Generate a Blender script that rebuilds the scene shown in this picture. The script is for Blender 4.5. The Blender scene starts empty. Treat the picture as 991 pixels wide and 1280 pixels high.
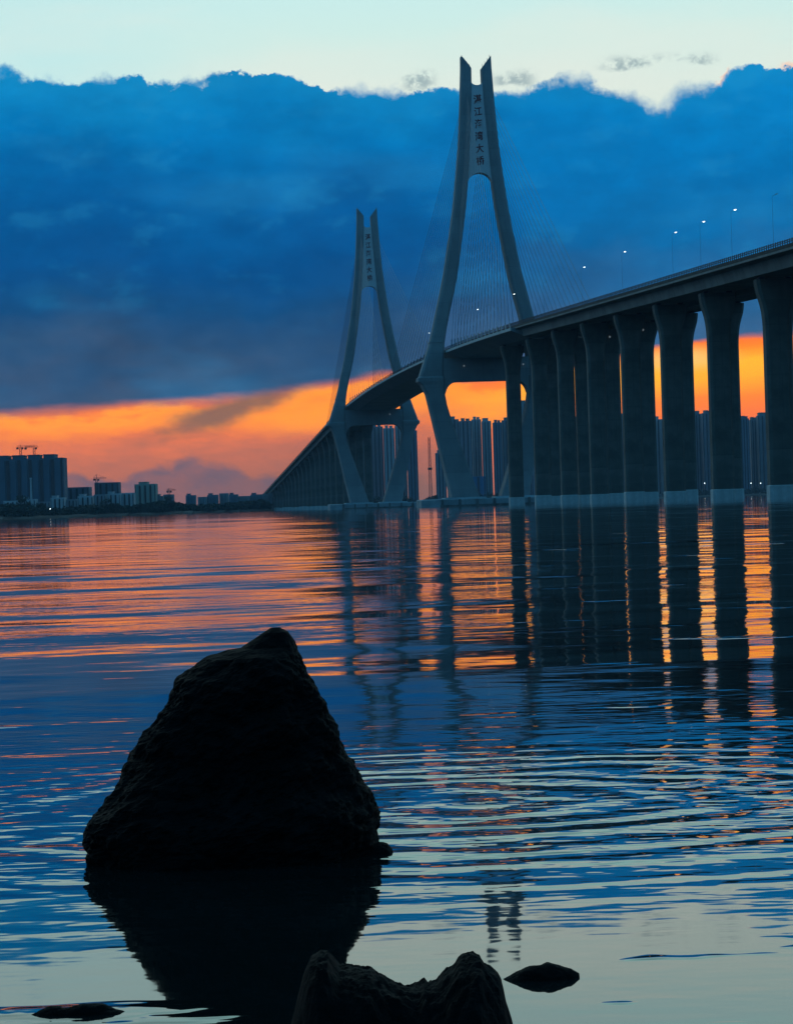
import bpy, bmesh, math, random
import numpy as np
from mathutils import Vector, Matrix, noise as mnoise

C = bpy.context.scene
COL = C.collection
R = math.radians

# ------------------------------------------------------------------ camera
F_PX, IMG_W, IMG_H = 3400.0, 991.0, 1280.0
CX, CY, CAM_H = 495.5, 640.0, 1.0
ROLL, E0 = R(1.8), 7.8
PITCH = math.atan(E0 / F_PX)

cam = bpy.data.cameras.new('camera')
cam.sensor_fit = 'HORIZONTAL'
cam.sensor_width = 36.0
cam.lens = 36.0 * F_PX / IMG_W
cam.clip_start, cam.clip_end = 0.05, 60000
camo = bpy.data.objects.new('camera', cam)
COL.objects.link(camo)
fw = Vector((0, math.cos(PITCH), -math.sin(PITCH)))
r0 = Vector((1, 0, 0))
u0 = r0.cross(fw)
rt = r0 * math.cos(ROLL) - u0 * math.sin(ROLL)
up = r0 * math.sin(ROLL) + u0 * math.cos(ROLL)
camo.matrix_world = Matrix(((rt.x, up.x, -fw.x, 0), (rt.y, up.y, -fw.y, 0), (rt.z, up.z, -fw.z, CAM_H), (0, 0, 0, 1)))
C.camera = camo


def uv(x, y):
    """photograph pixel -> level angles (in 1/3400 rad): right of the axis, above the horizon"""
    px, py = x - CX, y - CY
    return px * math.cos(ROLL) - py * math.sin(ROLL), -(px * math.sin(ROLL) + py * math.cos(ROLL)) - E0


def at(x, y, Y):
    u, e = uv(x, y)
    return Vector((u / F_PX * Y, Y, CAM_H + e / F_PX * Y))


# ------------------------------------------------------------------ node helpers
def s2l(r, g, b):
    f = lambda c: (c / 255 / 12.92) if c / 255 <= 0.04045 else ((c / 255 + 0.055) / 1.055) ** 2.4
    return (f(r), f(g), f(b), 1.0)


class NT:
    def __init__(s, tree):
        s.t = tree

    def n(s, typ, **kw):
        nd = s.t.nodes.new(typ)
        for k, v in kw.items():
            setattr(nd, k, v)
        return nd

    def put(s, sock, v):
        if isinstance(v, bpy.types.NodeSocket):
            s.t.links.new(v, sock)
        else:
            sock.default_value = v

    def m(s, op, a, b=None, c=None, clamp=False):
        nd = s.n('ShaderNodeMath', operation=op, use_clamp=clamp)
        for i, v in enumerate((a, b, c)):
            if v is not None:
                s.put(nd.inputs[i], v)
        return nd.outputs[0]

    def step(s, v, lo, hi):
        nd = s.n('ShaderNodeMapRange', interpolation_type='SMOOTHSTEP')
        s.put(nd.inputs['Value'], v)
        s.put(nd.inputs['From Min'], lo)
        s.put(nd.inputs['From Max'], hi)
        return nd.outputs[0]

    def mix(s, f, a, b, mode='MIX'):
        nd = s.n('ShaderNodeMix', data_type='RGBA', blend_type=mode)
        s.put(nd.inputs[0], f)
        s.put(nd.inputs[6], a)
        s.put(nd.inputs[7], b)
        return nd.outputs[2]

    def ramp(s, v, lo, hi, stops):
        mr = s.n('ShaderNodeMapRange')
        s.put(mr.inputs['Value'], v)
        mr.inputs['From Min'].default_value = lo
        mr.inputs['From Max'].default_value = hi
        nd = s.n('ShaderNodeValToRGB')
        s.t.links.new(mr.outputs[0], nd.inputs[0])
        els = nd.color_ramp.elements
        while len(els) < len(stops):
            els.new(0.5)
        for e, (p, c) in zip(els, sorted(stops)):
            e.position = (p - lo) / (hi - lo)
            e.color = c
        return nd.outputs[0]

    def curve(s, v, lo, hi, pts, ylo, yhi):
        mr = s.n('ShaderNodeMapRange')
        s.put(mr.inputs['Value'], v)
        mr.inputs['From Min'].default_value = lo
        mr.inputs['From Max'].default_value = hi
        nd = s.n('ShaderNodeFloatCurve')
        s.t.links.new(mr.outputs[0], nd.inputs['Value'])
        cv = nd.mapping.curves[0]
        while len(cv.points) < len(pts):
            cv.points.new(0.5, 0.5)
        for p, (a, b) in zip(cv.points, sorted(pts)):
            p.location = ((a - lo) / (hi - lo), (b - ylo) / (yhi - ylo))
            p.handle_type = 'AUTO_CLAMPED'
        nd.mapping.update()
        return s.m('MULTIPLY_ADD', nd.outputs[0], yhi - ylo, ylo)

    def noise(s, vec, scale, detail=4, rough=0.5, dist=0.0):
        nd = s.n('ShaderNodeTexNoise')
        s.put(nd.inputs['Vector'], vec)
        nd.inputs['Scale'].default_value = scale
        nd.inputs['Detail'].default_value = detail
        nd.inputs['Roughness'].default_value = rough
        nd.inputs['Distortion'].default_value = dist
        return nd.outputs['Fac']

    def vec(s, x, y, z=0.0):
        nd = s.n('ShaderNodeCombineXYZ')
        for i, v in enumerate((x, y, z)):
            s.put(nd.inputs[i], v)
        return nd.outputs[0]


# ------------------------------------------------------------------ world: dusk sky with a cloud bank
SUN_AZ, SUN_EL = R(5.6), R(2.9)
world = bpy.data.worlds.new('World')
C.world = world
world.use_nodes = True
world.node_tree.nodes.clear()
w = NT(world.node_tree)
tc = w.n('ShaderNodeTexCoord')
sep = w.n('ShaderNodeSeparateXYZ')
world.node_tree.links.new(tc.outputs['Generated'], sep.inputs[0])
dx, dy, dz = sep.outputs
az = w.m('MULTIPLY', w.m('ARCTAN2', dx, dy), F_PX)
el = w.m('MULTIPLY', w.m('ARCSINE', dz), F_PX)
ax, ey = w.m('MULTIPLY', az, 0.01), w.m('MULTIPLY', el, 0.01)
P = w.vec(ax, ey, 0.0)
PS = w.vec(w.m('MULTIPLY', ax, 0.28), ey, 3.7)          # drawn out sideways
PM = w.vec(w.m('MULTIPLY', ax, 0.55), ey, 9.1)

sky = w.n('ShaderNodeTexSky', sky_type='NISHITA', sun_disc=False)
sky.sun_elevation = SUN_EL
sky.sun_rotation = SUN_AZ

# clear sky above the bank
clear = w.ramp(el, 380, 2400, [(380, s2l(232, 238, 222)), (520, s2l(224, 240, 230)), (580, s2l(212, 241, 234)), (640, s2l(203, 241, 239)), (720, (0.58, 1.05, 1.0, 1)),
                              (1100, (0.40, 0.80, 0.85, 1)), (2400, s2l(96, 150, 178))])
clear = w.mix(w.step(az, -100, -480), clear, s2l(196, 238, 238))
clear = w.mix(w.m('MULTIPLY', w.step(w.noise(PS, 0.9, 5), 0.42, 0.75), 0.35), clear, s2l(240, 240, 228))
# small grey wisps just above the bank
wisp_n = w.noise(PM, 2.3, 7, 0.6)
wl = w.m('ADD', el, w.m('MULTIPLY', w.m('SUBTRACT', wisp_n, 0.5), 44.0))
wb = w.step(w.noise(P, 7.0, 7, 0.65), 0.36, 0.58)
w1 = w.m('MULTIPLY', w.m('MULTIPLY', w.step(w.m('ABSOLUTE', w.m('SUBTRACT', wl, 541.0)), 11, 2),
                         w.step(w.m('ABSOLUTE', w.m('SUBTRACT', az, 342.0)), 85, 45)), w.step(wisp_n, 0.44, 0.60))
w2 = w.m('MULTIPLY', w.step(w.m('ABSOLUTE', w.m('SUBTRACT', wl, 524.0)), 14, 3),
         w.step(w.m('ABSOLUTE', w.m('SUBTRACT', az, 163.0)), 36, 10))
w3 = w.m('MULTIPLY', w.step(w.m('ABSOLUTE', w.m('SUBTRACT', wl, 527.0)), 12, 3),
         w.step(w.m('ABSOLUTE', w.m('SUBTRACT', az, 44.0)), 28, 8))
wz = w.m('MAXIMUM', w1, w.m('MAXIMUM', w2, w3))
clear = w.mix(w.m('MULTIPLY', w.m('MULTIPLY', wz, wb), 0.75), clear, s2l(138, 164, 172))

# the blue bank
bn = w.noise(PM, 0.75, 6, 0.55)
bn2 = w.noise(PS, 2.6, 6, 0.6)
elw = w.m('ADD', el, w.m('MULTIPLY', w.m('SUBTRACT', bn, 0.5), 210.0))
elw = w.m('ADD', elw, w.m('MULTIPLY', w.m('SUBTRACT', bn2, 0.5), 50.0))
bank_l = w.ramp(elw, 60, 600, [(60, s2l(88, 92, 112)), (130, s2l(70, 86, 114)), (185, s2l(46, 82, 122)), (250, s2l(20, 78, 130)),
                              (320, s2l(4, 82, 145)), (400, s2l(2, 96, 162)), (470, s2l(2, 116, 182)), (560, s2l(14, 140, 202))])
bank_r = w.ramp(elw, 60, 600, [(60, s2l(104, 100, 116)), (150, s2l(98, 110, 134)), (200, s2l(76, 106, 142)), (260, s2l(46, 102, 152)),
                              (330, s2l(10, 106, 168)), (400, s2l(2, 116, 184)), (470, s2l(4, 126, 194)), (560, s2l(16, 142, 204))])
bank = w.mix(w.step(az, -60, 380), bank_l, bank_r)
bank = w.mix(w.m('MULTIPLY', w.step(w.noise(PS, 1.1, 3, 0.5), 0.52, 0.72), 0.30), bank, s2l(36, 138, 196))

bank = w.mix(1.0, bank, w.ramp(w.noise(PM, 1.7, 7, 0.6), 0.3, 0.7, [(0.3, (0.79, 0.83, 0.85, 1)), (0.7, (1.20, 1.18, 1.15, 1))]), 'MULTIPLY')
bank = w.mix(w.m('MULTIPLY', w.m('MULTIPLY', w.step(w.noise(PM, 2.6, 8, 0.62), 0.52, 0.70), w.step(el, 180, 330)), 0.20), bank, s2l(40, 150, 204))

def top_pts():
    return [uv(x, y) for x, y in ((-260, 120), (-120, 112), (0, 96), (25, 100), (60, 110), (100, 112), (150, 105), (200, 106), (240, 103), (270, 97), (330, 95),
                                 (370, 101), (400, 108), (450, 119), (500, 117), (560, 114), (620, 122), (650, 119), (690, 104), (720, 104),
                                 (750, 114), (790, 122), (818, 134), (850, 122), (880, 112), (920, 94), (945, 87), (965, 93), (991, 82), (1090, 70), (1250, 88))]
top_e = w.curve(az, -820, 820, top_pts(), 420, 640)
puff = w.noise(P, 2.6, 9, 0.62)
puff2 = w.noise(P, 9.0, 8, 0.65)
pw = w.n('ShaderNodeVectorMath', operation='ADD')
world.node_tree.links.new(P, pw.inputs[0])
nz = w.n('ShaderNodeTexNoise')
world.node_tree.links.new(P, nz.inputs['Vector'])
nz.inputs['Scale'].default_value = 3.0
nz.inputs['Detail'].default_value = 4.0
sc_ = w.n('ShaderNodeVectorMath', operation='SCALE')
world.node_tree.links.new(nz.outputs['Color'], sc_.inputs[0])
sc_.inputs['Scale'].default_value = 0.35
world.node_tree.links.new(sc_.outputs[0], pw.inputs[1])


def billow(scale):
    v = w.n('ShaderNodeTexVoronoi', feature='F1')
    world.node_tree.links.new(pw.outputs[0], v.inputs['Vector'])
    v.inputs['Scale'].default_value = scale
    return v.outputs['Distance']


top_e = w.m('ADD', top_e, w.m('MULTIPLY', w.m('SUBTRACT', puff, 0.5), 34.0))
top_e = w.m('ADD', top_e, w.m('MULTIPLY', w.m('SUBTRACT', puff2, 0.5), 16.0))
top_e = w.m('ADD', top_e, w.m('MULTIPLY', w.m('SUBTRACT', 0.42, billow(1.6)), 15.0))
top_e = w.m('ADD', top_e, w.m('MULTIPLY', w.m('SUBTRACT', 0.42, billow(4.3)), 8.0))
soft = w.m('MULTIPLY_ADD', w.step(w.noise(P, 0.9, 2), 0.42, 0.66), 13.0, 1.5)
m_top = w.step(w.m('SUBTRACT', el, top_e), soft, w.m('MULTIPLY', soft, -1.0))
ab = w.m('SUBTRACT', el, top_e)
lit = w.m('MAXIMUM', w.step(w.m('ABSOLUTE', w.m('SUBTRACT', az, 422.0)), 12, 3), w.step(w.m('ABSOLUTE', w.m('SUBTRACT', az, 508.0)), 22, 6))
lit = w.m('MULTIPLY', lit, w.m('MULTIPLY', w.step(ab, -3, 1), w.step(ab, 8, 2)))
clear = w.mix(w.m('MULTIPLY', lit, 0.7), clear, s2l(255, 206, 180))
rim = w.m('MULTIPLY', w.step(w.m('SUBTRACT', el, top_e), -34, 2), 0.34)
bank = w.mix(rim, bank, s2l(20, 138, 196))
upper = w.mix(m_top, clear, bank)

# the glowing band under the bank
bot_pts = [uv(x, y) for x, y in ((-260, 520), (-100, 518), (0, 516), (60, 512), (110, 507), (150, 504), (195, 503), (240, 501),
                                (300, 496), (335, 490), (380, 483), (430, 478), (500, 466), (600, 474), (700, 440), (820, 436), (880, 430), (930, 426), (991, 421), (1100, 412), (1250, 410))]
bot_e = w.curve(az, -820, 820, bot_pts, 60, 260)
sn = w.noise(PS, 2.2, 6, 0.55)
bot_e = w.m('ADD', bot_e, w.m('MULTIPLY', w.m('SUBTRACT', sn, 0.5), 26.0))
d = w.m('SUBTRACT', bot_e, el)
glow_l = w.ramp(w.m('ADD', d, w.m('MULTIPLY', w.m('ADD', w.m('SUBTRACT', w.noise(PS, 1.5, 5), 0.5), w.m('MULTIPLY', w.m('SUBTRACT', w.noise(PS, 4.2, 7, 0.65), 0.5), 0.8)), 95.0)), 0, 150,
                [(0, s2l(238, 128, 62)), (12, s2l(254, 164, 52)), (30, s2l(248, 146, 56)), (52, s2l(222, 124, 84)),
                 (80, s2l(190, 114, 98)), (112, s2l(160, 106, 106)), (150, s2l(122, 98, 110))])
glow_r = w.ramp(d, 0, 150, [(0, s2l(232, 118, 50)), (9, s2l(252, 140, 24)), (26, s2l(254, 190, 44)), (44, s2l(254, 184, 36)), (66, s2l(252, 140, 36)),
                            (92, s2l(242, 124, 54)), (120, s2l(226, 118, 74)), (150, s2l(190, 108, 90))])
glow = w.mix(w.step(az, -40, 290), glow_l, glow_r)
# where the sun stands behind thin cloud
sx = w.m('DIVIDE', w.m('SUBTRACT', az, 358.0), 62.0)
sy = w.m('DIVIDE', w.m('SUBTRACT', el, 172.0), 15.0)
sr = w.m('SQRT', w.m('ADD', w.m('MULTIPLY', sx, sx), w.m('MULTIPLY', sy, sy)))
glow = w.mix(w.m('MULTIPLY', w.step(sr, 1.5, 0.1), 0.7), glow, (0.80, 0.66, 0.36, 1))
# second streak left of the far pylon
kx = w.m('DIVIDE', w.m('SUBTRACT', az, -62.0), 120.0)
ky = w.m('DIVIDE', w.m('SUBTRACT', w.m('SUBTRACT', el, 118.0), w.m('MULTIPLY', w.m('SUBTRACT', az, -62.0), 0.13)), 20.0)
kr = w.m('SQRT', w.m('ADD', w.m('MULTIPLY', kx, kx), w.m('MULTIPLY', ky, ky)))
glow = w.mix(w.m('MULTIPLY', w.step(w.m('ADD', kr, w.m('MULTIPLY', w.m('SUBTRACT', sn, 0.5), 1.4)), 1.35, 0.3), 0.9), glow, s2l(255, 164, 46))
# a grey tongue of cloud between the two streaks
tx = w.m('SUBTRACT', az, -205.0)
ty = w.m('SUBTRACT', w.m('SUBTRACT', el, 126.0), w.m('MULTIPLY', tx, 0.27))
tx2, ty2 = w.m('DIVIDE', tx, 98.0), w.m('DIVIDE', ty, 19.0)
tr = w.m('ADD', w.m('SQRT', w.m('ADD', w.m('MULTIPLY', tx2, tx2), w.m('MULTIPLY', ty2, ty2))), w.m('MULTIPLY', w.m('SUBTRACT', w.noise(PM, 2.8, 6, 0.6), 0.5), 1.3))
glow = w.mix(w.m('MULTIPLY', w.step(tr, 1.35, 0.3), 0.9), glow, s2l(116, 96, 106))
m_bot = w.step(d, -5, w.m('MULTIPLY_ADD', w.step(az, 200, -100), 9.0, 3.0))
glow = w.mix(1.0, glow, (1.42, 1.12, 0.62, 1), 'MULTIPLY')
glow_f = w.mix(w.step(w.m('ABSOLUTE', az), 900, 2600), glow, s2l(60, 84, 112))
lower = w.mix(m_bot, upper, glow_f)
# mauve heaps low over the far shore
lowtop = w.curve(az, -820, 820, [uv(x, y) for x, y in ((-260, 600), (0, 604), (70, 600), (95, 592), (120, 598), (160, 596), (185, 588), (205, 577), (235, 573),
                                                      (270, 578), (300, 585), (330, 592), (360, 600), (430, 604), (700, 612), (991, 606), (1250, 600))], -20, 120)
lowtop = w.m('ADD', lowtop, w.m('MULTIPLY', w.m('SUBTRACT', w.noise(P, 3.2, 7, 0.6), 0.5), 18.0))
lowtop = w.m('ADD', lowtop, w.m('MULTIPLY', w.m('SUBTRACT', 0.42, billow(2.4)), 22.0))
m_low = w.m('MULTIPLY', w.step(w.m('SUBTRACT', el, lowtop), 4, -9), w.step(az, 60, -60))
low_c = w.ramp(el, 0, 75, [(0, s2l(126, 100, 108)), (35, s2l(112, 96, 110)), (75, s2l(120, 102, 112))])
front = w.mix(w.m('MULTIPLY', m_low, w.m('MULTIPLY_ADD', w.step(w.noise(PM, 3.0, 6, 0.6), 0.35, 0.65), 0.3, 0.55)), lower, low_c)

# the rest of the dome, behind and far beside the camera: the plain dusk sky
back = w.step(dy, 0.80, 0.25)
dome = w.ramp(el, 0, 5200, [(0, s2l(50, 100, 135)), (700, s2l(44, 122, 172)), (2000, s2l(44, 132, 184)), (5200, s2l(54, 140, 188))])
nish = w.mix(1.0, sky.outputs[0], (0.09, 0.09, 0.09, 1), 'MULTIPLY')
dome = w.mix(0.15, dome, nish)
final = w.mix(back, front, dome)
bg = w.n('ShaderNodeBackground')
bg.inputs['Strength'].default_value = 1.0
world.node_tree.links.new(final, bg.inputs['Color'])
wo = w.n('ShaderNodeOutputWorld')
world.node_tree.links.new(bg.outputs[0], wo.inputs['Surface'])

# the sun itself, almost gone behind the cloud
sl = bpy.data.lights.new('sun', 'SUN')
sl.energy = 0.0004
sl.angle = R(3.0)
sl.color = (1.0, 0.62, 0.22)
so = bpy.data.objects.new('sun', sl)
COL.objects.link(so)
so.rotation_euler = (R(90) - SUN_EL, 0, math.pi - SUN_AZ)
so.location = (300, 3000, 160)

C.view_settings.view_transform = 'Standard'
C.view_settings.look = 'None'
C.view_settings.exposure = 0.0
C.view_settings.gamma = 1.0
C.view_settings.use_curve_mapping = False
C.render.engine = 'CYCLES'
C.cycles.use_denoising = True
C.cycles.max_bounces = 6
C.cycles.caustics_reflective = False
C.cycles.caustics_refractive = False


# ------------------------------------------------------------------ materials
def mat(name, base, var=0.25, scale=0.4, rough=0.85, stretch=(1, 1, 1), streak=0.0, spec=0.3, bump=0.0, bscale=1.0, board=0.0):
    m = bpy.data.materials.new(name)
    m.use_nodes = True
    m.node_tree.nodes.clear()
    t = NT(m.node_tree)
    tc = t.n('ShaderNodeTexCoord')
    mp = t.n('ShaderNodeMapping')
    mp.inputs['Scale'].default_value = stretch
    m.node_tree.links.new(tc.outputs['Object'], mp.inputs['Vector'])
    v = mp.outputs[0]
    n1 = t.noise(v, scale, 6, 0.6)
    lo = tuple(c * (1 - var) for c in base) + (1,)
    hi = tuple(c * (1 + var) for c in base) + (1,)
    col = t.mix(t.step(n1, 0.32, 0.68), lo, hi)
    if streak:
        mp2 = t.n('ShaderNodeMapping')
        mp2.inputs['Scale'].default_value = (1.3, 1.3, 0.05)
        m.node_tree.links.new(tc.outputs['Object'], mp2.inputs['Vector'])
        n2 = t.noise(mp2.outputs[0], 1.0, 5, 0.6)
        col = t.mix(t.m('MULTIPLY', t.step(n2, 0.5, 0.75), streak), col, tuple(c * 0.45 for c in base) + (1,))
    if board:                                            # pour lines every few metres
        sp = t.n('ShaderNodeSeparateXYZ')
        m.node_tree.links.new(tc.outputs['Object'], sp.inputs[0])
        fz = t.m('FRACT', t.m('MULTIPLY', sp.outputs[2], 1 / board))
        col = t.mix(t.m('MULTIPLY', t.step(fz, 0.05, 0.0), 0.5), col, tuple(c * 0.5 for c in base) + (1,))
        lift = t.noise(t.vec(0.0, 0.0, t.m('FLOOR', t.m('MULTIPLY', sp.outputs[2], 1 / board))), 3.7, 0)
        col = t.mix(0.35, col, t.mix(t.step(lift, 0.35, 0.65), lo, hi))
    b = t.n('ShaderNodeBsdfPrincipled')
    t.put(b.inputs['Base Color'], col)
    b.inputs['Roughness'].default_value = rough
    b.inputs['Specular IOR Level'].default_value = spec
    if bump:
        bp = t.n('ShaderNodeBump')
        bp.inputs['Distance'].default_value = bump
        m.node_tree.links.new(t.noise(v, bscale, 8, 0.65), bp.inputs['Height'])
        m.node_tree.links.new(bp.outputs[0], b.inputs['Normal'])
    o = t.n('ShaderNodeOutputMaterial')
    m.node_tree.links.new(b.outputs[0], o.inputs['Surface'])
    return m


def emit(name, col, strength):
    m = bpy.data.materials.new(name)
    m.use_nodes = True
    b = m.node_tree.nodes['Principled BSDF']
    b.inputs['Base Color'].default_value = (0.8, 0.8, 0.8, 1)
    b.inputs['Emission Color'].default_value = col
    b.inputs['Emission Strength'].default_value = strength
    return m


M_PYLON = mat('pylon_concrete', (0.30, 0.31, 0.31), 0.14, 0.12, streak=0.35, board=6.0)
M_PANEL = mat('pale_panel', (0.72, 0.70, 0.69), 0.06, 0.2, streak=0.15)
M_RED = mat('dark_red_paint', (0.26, 0.016, 0.022), 0.1, 1.0)
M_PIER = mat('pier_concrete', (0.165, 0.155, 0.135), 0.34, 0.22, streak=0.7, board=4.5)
M_SLEEVE = mat('pale_pier_foot', (0.60, 0.63, 0.61), 0.12, 0.5, streak=0.3)
M_GIRDER = mat('girder_concrete', (0.27, 0.27, 0.245), 0.2, 0.12, streak=0.5)
M_PARAPET = mat('dark_parapet', (0.045, 0.05, 0.05), 0.2, 0.3, streak=0.4)
M_STEEL = mat('painted_steel', (0.24, 0.27, 0.29), 0.12, 0.08, rough=0.6)
M_ASPHALT = mat('asphalt', (0.05, 0.05, 0.052), 0.2, 0.8)
M_CAP = mat('cap_concrete', (0.36, 0.40, 0.41), 0.2, 0.2, streak=0.35)
M_RUST = mat('rusty_fender', (0.20, 0.19, 0.18), 0.3, 0.4)
M_CABLE = mat('cable_sheath', (0.20, 0.21, 0.22), 0.05, 0.1, rough=0.5)
M_DARKMETAL = mat('dark_metal', (0.05, 0.055, 0.06), 0.15, 0.6, rough=0.6)
M_PALEMETAL = mat('pale_metal', (0.45, 0.47, 0.48), 0.1, 0.6, rough=0.5)
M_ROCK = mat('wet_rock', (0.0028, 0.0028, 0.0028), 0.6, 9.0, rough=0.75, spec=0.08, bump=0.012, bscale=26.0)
M_LEAF = mat('shore_leaves', (0.035, 0.05, 0.035), 0.4, 0.4)
M_BARK = mat('bark', (0.06, 0.05, 0.04), 0.3, 1.0)
M_LAND = mat('shore_earth', (0.055, 0.055, 0.045), 0.4, 0.03)
M_LAMP = emit('lit_lamp', (0.9, 1.0, 0.96, 1), 3.5)
M_FIX = emit('underside_glow', (0.75, 0.85, 0.86, 1), 0.12)  # weak glow; on the piers it imitates sky light through the bearing gap


def water_mat():
    m = bpy.data.materials.new('bay_water')
    m.use_nodes = True
    m.node_tree.nodes.clear()
    t = NT(m.node_tree)
    tc = t.n('ShaderNodeTexCoord')
    sp = t.n('ShaderNodeSeparateXYZ')
    m.node_tree.links.new(tc.outputs['Object'], sp.inputs[0])
    x, y = sp.outputs[0], sp.outputs[1]
    vA = t.vec(t.m('MULTIPLY', x, 0.62), y, 0.0)
    patch = t.noise(t.vec(t.m('MULTIPLY', x, 0.35), y, 5.0), 0.16, 3, 0.5)       # calm and ruffled patches
    ruff = t.m('MULTIPLY_ADD', t.step(patch, 0.38, 0.62), 0.8, 0.4)
    off = t.step(y, 5.9, 8.2)                                                   # sheltered by the rocks near the shore
    calm = t.m('MULTIPLY_ADD', off, 0.84, 0.16)
    fine = t.m('MULTIPLY', t.noise(vA, 6.5, 2, 0.5), 0.0030)
    mid = t.m('MULTIPLY', t.noise(vA, 2.2, 3, 0.5), 0.0065)
    h = t.m('MULTIPLY', t.m('MULTIPLY', t.m('ADD', fine, mid), ruff), t.m('MULTIPLY', calm, t.m('MULTIPLY_ADD', t.step(y, 9.0, 18.0), -0.45, 1.0)))
    gust = t.m('MULTIPLY', t.step(t.noise(t.vec(t.m('MULTIPLY', x, 0.8), t.m('MULTIPLY', y, 1.6), 8.0), 0.9, 2), 0.66, 0.74), t.step(y, 9.0, 12.0))
    h = t.m('ADD', h, t.m('MULTIPLY', t.m('MULTIPLY', t.noise(vA, 9.0, 2), 0.006), gust))
    speck = t.step(t.noise(t.vec(t.m('MULTIPLY', x, 0.55), y, 11.0), 2.3, 3, 0.55), 0.60, 0.68)
    h = t.m('ADD', h, t.m('MULTIPLY', t.m('MULTIPLY', t.noise(vA, 4.0, 3, 0.55), 0.0055), t.m('MULTIPLY', speck, t.step(y, 6.9, 6.2))))
    # rings spreading from a disturbance to the right of the rock
    rx, ry = t.m('SUBTRACT', x, 0.27), t.m('SUBTRACT', y, 9.1)
    rr = t.m('SQRT', t.m('ADD', t.m('MULTIPLY', rx, rx), t.m('MULTIPLY', ry, ry)))
    wob = t.m('MULTIPLY', t.m('SUBTRACT', t.noise(vA, 1.7, 4, 0.55), 0.5), 0.75)
    ph = t.m('MULTIPLY', t.m('ADD', rr, wob), 2 * math.pi / 0.31)
    amp = t.m('MULTIPLY', t.m('MULTIPLY', t.step(rr, 2.75, 0.7), t.step(t.noise(vA, 0.9, 2), 0.30, 0.48)), 0.0031)
    h = t.m('ADD', h, t.m('MULTIPLY', t.m('SINE', ph), amp))
    bp = t.n('ShaderNodeBump')
    bp.inputs['Strength'].default_value = 1.0
    bp.inputs['Distance'].default_value = 1.0
    m.node_tree.links.new(h, bp.inputs['Height'])
    b = t.n('ShaderNodeBsdfPrincipled')
    b.inputs['Base Color'].default_value = (0.005, 0.010, 0.010, 1)
    b.inputs['Roughness'].default_value = 0.03
    b.inputs['IOR'].default_value = 1.37
    b.inputs['Specular Tint'].default_value = (0.42, 1.0, 0.98, 1)
    m.node_tree.links.new(bp.outputs[0], b.inputs['Normal'])
    o = t.n('ShaderNodeOutputMaterial')
    m.node_tree.links.new(b.outputs[0], o.inputs['Surface'])
    return m


M_WATER = water_mat()


# ------------------------------------------------------------------ object helpers
def link(name, bm, m, parent=None, smooth=False):
    me = bpy.data.meshes.new(name)
    bmesh.ops.recalc_face_normals(bm, faces=bm.faces)
    if smooth:
        for f in bm.faces:
            f.smooth = True
    bm.to_mesh(me)
    bm.free()
    me.materials.append(m)
    o = bpy.data.objects.new(name, me)
    COL.objects.link(o)
    if parent:
        o.parent = parent
    return o


def empty(name, loc=(0, 0, 0), rz=0.0, parent=None):
    o = bpy.data.objects.new(name, None)
    o.empty_display_size = 0.5
    o.location = loc
    o.rotation_euler = (0, 0, rz)
    COL.objects.link(o)
    if parent:
        o.parent = parent
    return o


def tag(o, label, cat, group=None, kind=None):
    o['label'] = label
    o['category'] = cat
    if group:
        o['group'] = group
    if kind:
        o['kind'] = kind
    return o


def struct(o):
    o['kind'] = 'structure'
    return o


def copy_tree(o, parent=None):
    c = o.copy()
    COL.objects.link(c)
    c.parent = parent
    for ch in list(o.children):
        copy_tree(ch, c)
    return c


def box(bm, x0, x1, y0, y1, z0, z1):
    v = [bm.verts.new(p) for p in ((x0, y0, z0), (x1, y0, z0), (x1, y1, z0), (x0, y1, z0), (x0, y0, z1), (x1, y0, z1), (x1, y1, z1), (x0, y1, z1))]
    for f in ((3, 2, 1, 0), (4, 5, 6, 7), (0, 1, 5, 4), (1, 2, 6, 5), (2, 3, 7, 6), (3, 0, 4, 7)):
        bm.faces.new([v[i] for i in f])


def bar(bm, a, b, r, n=6, r2=None):
    a, b = Vector(a), Vector(b)
    d = (b - a).normalized()
    s = d.cross(Vector((0, 0, 1)) if abs(d.z) < 0.9 else Vector((1, 0, 0))).normalized()
    q = d.cross(s)
    rings = []
    for p, rr in ((a, r), (b, r if r2 is None else r2)):
        rings.append([bm.verts.new(p + (s * math.cos(k * 2 * math.pi / n) + q * math.sin(k * 2 * math.pi / n)) * rr) for k in range(n)])
    for k in range(n):
        bm.faces.new((rings[0][k], rings[0][(k + 1) % n], rings[1][(k + 1) % n], rings[1][k]))
    bm.faces.new(rings[0][::-1])
    bm.faces.new(rings[1])


def loft(bm, rings, cap=True, closed=True):
    vs = [[bm.verts.new(p) for p in r] for r in rings]
    n = len(vs[0])
    for a, b in zip(vs[:-1], vs[1:]):
        for k in range(n if closed else n - 1):
            bm.faces.new((a[k], a[(k + 1) % n], b[(k + 1) % n], b[k]))
    if cap:
        bm.faces.new(vs[0][::-1])
        bm.faces.new(vs[-1])
    return vs


def chamfer_rect(x0, x1, y0, y1, z, c):
    return [(x0 + c, y0, z), (x1 - c, y0, z), (x1, y0 + c, z), (x1, y1 - c, z), (x1 - c, y1, z), (x0 + c, y1, z), (x0, y1 - c, z), (x0, y0 + c, z)]


def extrude_poly(bm, pts, y0, y1):
    """pts in (x, z); solid between the planes y0 and y1"""
    a = [bm.verts.new((x, y0, z)) for x, z in pts]
    b = [bm.verts.new((x, y1, z)) for x, z in pts]
    n = len(pts)
    bm.faces.new(a)
    bm.faces.new(b[::-1])
    for k in range(n):
        bm.faces.new((a[k], b[k], b[(k + 1) % n], a[(k + 1) % n]))


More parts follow.
